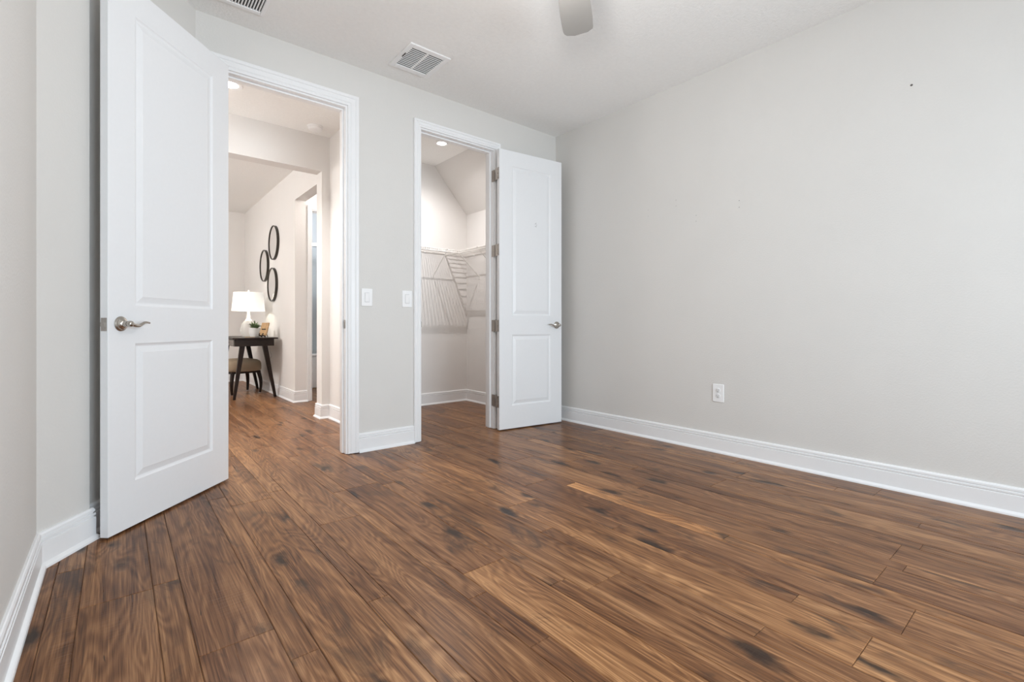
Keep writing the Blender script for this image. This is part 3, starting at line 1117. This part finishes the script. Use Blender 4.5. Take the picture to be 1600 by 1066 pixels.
# stool
t = thing('upholstered_stool', 'tan cushioned stool with dark curved legs tucked under the desk', 'stool', (1.26, 7.26, 0), (0, 0, math.radians(14)))
bm = BM()
ns = 48
rings = []
for (sc, z) in ((0.86, 0.300), (0.97, 0.306), (1.0, 0.325), (1.0, 0.375), (0.985, 0.405), (0.93, 0.432), (0.80, 0.450), (0.5, 0.463), (0.15, 0.466)):
    ring = []
    for k in range(ns):
        a_ = 2 * PI * k / ns
        ca, sa = math.cos(a_), math.sin(a_)
        e = 0.55
        ring.append(bm.verts.new((0.225 * sc * math.copysign(abs(ca) ** e, ca), 0.225 * sc * math.copysign(abs(sa) ** e, sa), z)))
    rings.append(ring)
for i in range(len(rings) - 1):
    for k in range(ns):
        bm.faces.new((rings[i][k], rings[i][(k + 1) % ns], rings[i + 1][(k + 1) % ns], rings[i + 1][k]))
bm.faces.new(rings[0][::-1])
bm.faces.new(rings[-1])
obj('seat_cushion', bm, M['seat'], t, smooth=60)
bm = BM()
box(bm, -0.185, 0.185, -0.185, 0.185, 0.275, 0.302)
obj('seat_frame', bm, M['walnut'], t, bevel=0.004)
for sx in (-1, 1):
    for sy in (-1, 1):
        bm = BM()
        pts, rad = [], []
        for k in range(9):
            s = k / 8
            q = 0.165 + 0.022 * math.sin(PI * s) * 0.8 + 0.012 * s * s
            pts.append((sx * q, sy * q, 0.28 - 0.272 * s))
            rad.append(0.026 - 0.011 * s)
        tube(bm, pts, rad, 10)
        lg = obj('leg', bm, M['walnut'], t, smooth=50)
        bm = BM()
        lathe(bm, [(0.014, 0.0), (0.014, 0.009)], 12, Matrix.Translation(pts[-1]) @ Matrix.Translation((0, 0, -0.008)))
        obj('glide', bm, M['chrome'], lg)

# table lamp
TT = 0.757
t = thing('table_lamp', 'lit table lamp with white drum shade and clear glass base on the desk', 'lamp', (1.34, 7.15, TT))
bm = BM()
lathe(bm, [(0.075, 0.0), (0.082, 0.01), (0.094, 0.05), (0.098, 0.10), (0.090, 0.15), (0.070, 0.19), (0.045, 0.215), (0.026, 0.235), (0.018, 0.26)], 40)
o = obj('glass_base', bm, M['lampglass'], t, smooth=60)
o['label'] = 'clear glass gourd base'
bm = BM()
lathe(bm, [(0.045, 0.215), (0.030, 0.235), (0.022, 0.25), (0.022, 0.285), (0.017, 0.30), (0.017, 0.34)], 28)
obj('neck', bm, M['pot'], t, smooth=40)
bm = BM()
lathe(bm, [(0.198, 0.345), (0.174, 0.590), (0.172, 0.590), (0.196, 0.345)], 56, cap=False)
v = [f for f in bm.faces]
obj('lamp_shade', bm, M['shade'], t, smooth=40)
bm = BM()
tube(bm, [(0, 0, 0.33), (0, 0, 0.60)], 0.004, 8)
for k in range(3):
    a_ = k * 2 * PI / 3
    tube(bm, [(0, 0, 0.585), (0.172 * math.cos(a_), 0.172 * math.sin(a_), 0.585)], 0.002, 6)
lathe(bm, [(0.006, 0.59), (0.011, 0.60), (0.013, 0.612), (0.006, 0.624)], 16)
obj('finial', bm, M['pot'], t, smooth=50)

# plant
t = thing('potted_succulent', 'small grey-green leafy plant in a white pot beside the lamp', 'plant', (1.36, 6.86, TT))
bm = BM()
lathe(bm, [(0.045, 0.0), (0.055, 0.005), (0.068, 0.06), (0.070, 0.115), (0.064, 0.118), (0.060, 0.105), (0.02, 0.100)], 36)
obj('pot', bm, M['pot'], t, smooth=40)
bm = BM()
rr = random.Random(5)
for k in range(70):
    a_ = rr.uniform(0, 2 * PI)
    el = rr.uniform(0.15, 1.35)
    ln = rr.uniform(0.05, 0.10)
    base = Vector((0.03 * math.cos(a_) * rr.random(), 0.03 * math.sin(a_) * rr.random(), 0.10 + rr.uniform(0, 0.04)))
    dr = Vector((math.cos(a_) * math.cos(el), math.sin(a_) * math.cos(el), math.sin(el)))
    sd = Vector((-math.sin(a_), math.cos(a_), 0))
    nn = dr.cross(sd)
    w_ = rr.uniform(0.007, 0.012)
    p0, p1, p2 = base, base + dr * ln * 0.55 + nn * 0.004, base + dr * ln - Vector((0, 0, 0.008))
    vs = [bm.verts.new(p) for p in (p0 - sd * w_ * 0.4, p0 + sd * w_ * 0.4, p1 + sd * w_, p2, p1 - sd * w_)]
    v2 = [bm.verts.new(p) for p in (p0 - nn * 0.003, p1 - nn * 0.004)]
    bm.faces.new(vs)
    bm.faces.new((vs[1], vs[0], v2[0]))
    bm.faces.new((vs[0], vs[4], v2[1], v2[0]))
    bm.faces.new((vs[2], vs[1], v2[0], v2[1]))
    bm.faces.new((vs[4], vs[3], v2[1]))
    bm.faces.new((vs[3], vs[2], v2[1]))
obj('foliage', bm, M['leaf'], t, smooth=0)

# wooden board on an easel
t = thing('tabletop_easel', 'tan wooden board leaning on a small dark easel at the near end of the desk', 'easel', (1.40, 6.66, TT + 0.004), (0, 0, math.radians(-62)))
R_ = Matrix.Rotation(math.radians(-16), 4, 'X')
bm = BM()
box(bm, -0.062, 0.062, 0.0, 0.014, 0.022, 0.190, mat=R_)
obj('board', bm, M['oak'], t, bevel=0.003)
bm = BM()
for s in (-1, 1):
    box(bm, s * 0.03 - 0.006, s * 0.03 + 0.006, 0.0145, 0.024, 0.0, 0.12, mat=R_)
    box(bm, s * 0.03 - 0.006, s * 0.03 + 0.006, -0.022, 0.0145, 0.010, 0.021, mat=R_)
    box(bm, s * 0.03 - 0.006, s * 0.03 + 0.006, -0.026, -0.018, 0.010, 0.045, mat=R_)
tube(bm, [(0, 0.035, 0.10), (0, 0.085, 0.003)], 0.005, 8)
box(bm, -0.035, 0.035, 0.026, 0.036, 0.09, 0.105)
obj('easel_stand', bm, M['walnut'], t, smooth=0)

# reading glasses-like thin wire item: a slim brass pen lying by the plant
t = thing('pen', 'thin tan pen lying on the desk in front of the plant', 'pen', (1.27, 6.70, TT + 0.004))
bm = BM()
tube(bm, [(-0.05, 0.02, 0), (0.045, -0.02, 0), (0.055, -0.024, 0)], [0.004, 0.004, 0.001], 10)
obj('barrel', bm, M['oak'], t)

# lamp cord
bm = BM()
pts = []
for k in range(90):
    s = k / 89
    z = 0.62 - 0.52 * s
    a_ = s * 6 * PI
    pts.append((1.588 - 0.012 * abs(math.cos(a_ * 0.5)), 7.02 + 0.085 * math.sin(a_) * (0.4 + s), z + 0.06 * math.cos(a_) * s))
tube(bm, pts, 0.0022, 6)
tag(obj('power_cord', bm, simple('grey_cord', (0.35, 0.33, 0.31), 0.5), smooth=60), 'thin loose power cord looping down the wall under the desk', 'cord')

# ------------------------------------------------------------------ bathroom glimpse
t = thing('bathtub', 'white bathtub in the bathroom seen through the far doorway', 'bathtub', (0, 0, 0))
bm = BM()
box(bm, 1.74, 2.88, 7.10, 7.74, 0.0, 0.46)
obj('tub_apron', bm, M['tub'], t, bevel=0.02, seg=3)
bm = BM()
box(bm, 1.74, 2.88, 7.085, 7.74, 0.461, 0.50)
obj('rim', bm, M['tub'], t, bevel=0.012, seg=3)
t = thing('shower_screen', 'frosted glass shower screen with white top rail above the tub', 'shower screen')
bm = BM()
box(bm, 1.75, 2.87, 7.17, 7.22, 2.06, 2.11)
obj('top_rail', bm, M['tub'], t, bevel=0.004)
bm = BM()
box(bm, 1.75, 2.87, 7.19, 7.197, 0.502, 2.06)
obj('glass_panel', bm, M['pane'], t, smooth=0)
t = thing('shower_fitting', 'chrome shower fitting on the bathroom wall', 'shower', (2.24, 7.72, 1.72))
bm = BM()
lathe(bm, [(0.035, 0.03), (0.035, 0.0)], 24, Matrix.Rotation(PI / 2, 4, 'X'))
tube(bm, [(0, 0, 0), (0, -0.08, 0.03), (0, -0.14, 0.0)], 0.01, 10)
lathe(bm, [(0.012, 0.0), (0.05, -0.03), (0.05, -0.04)], 24, Matrix.Translation((0, -0.14, 0)))
obj('shower_head', bm, M['chrome'], t)
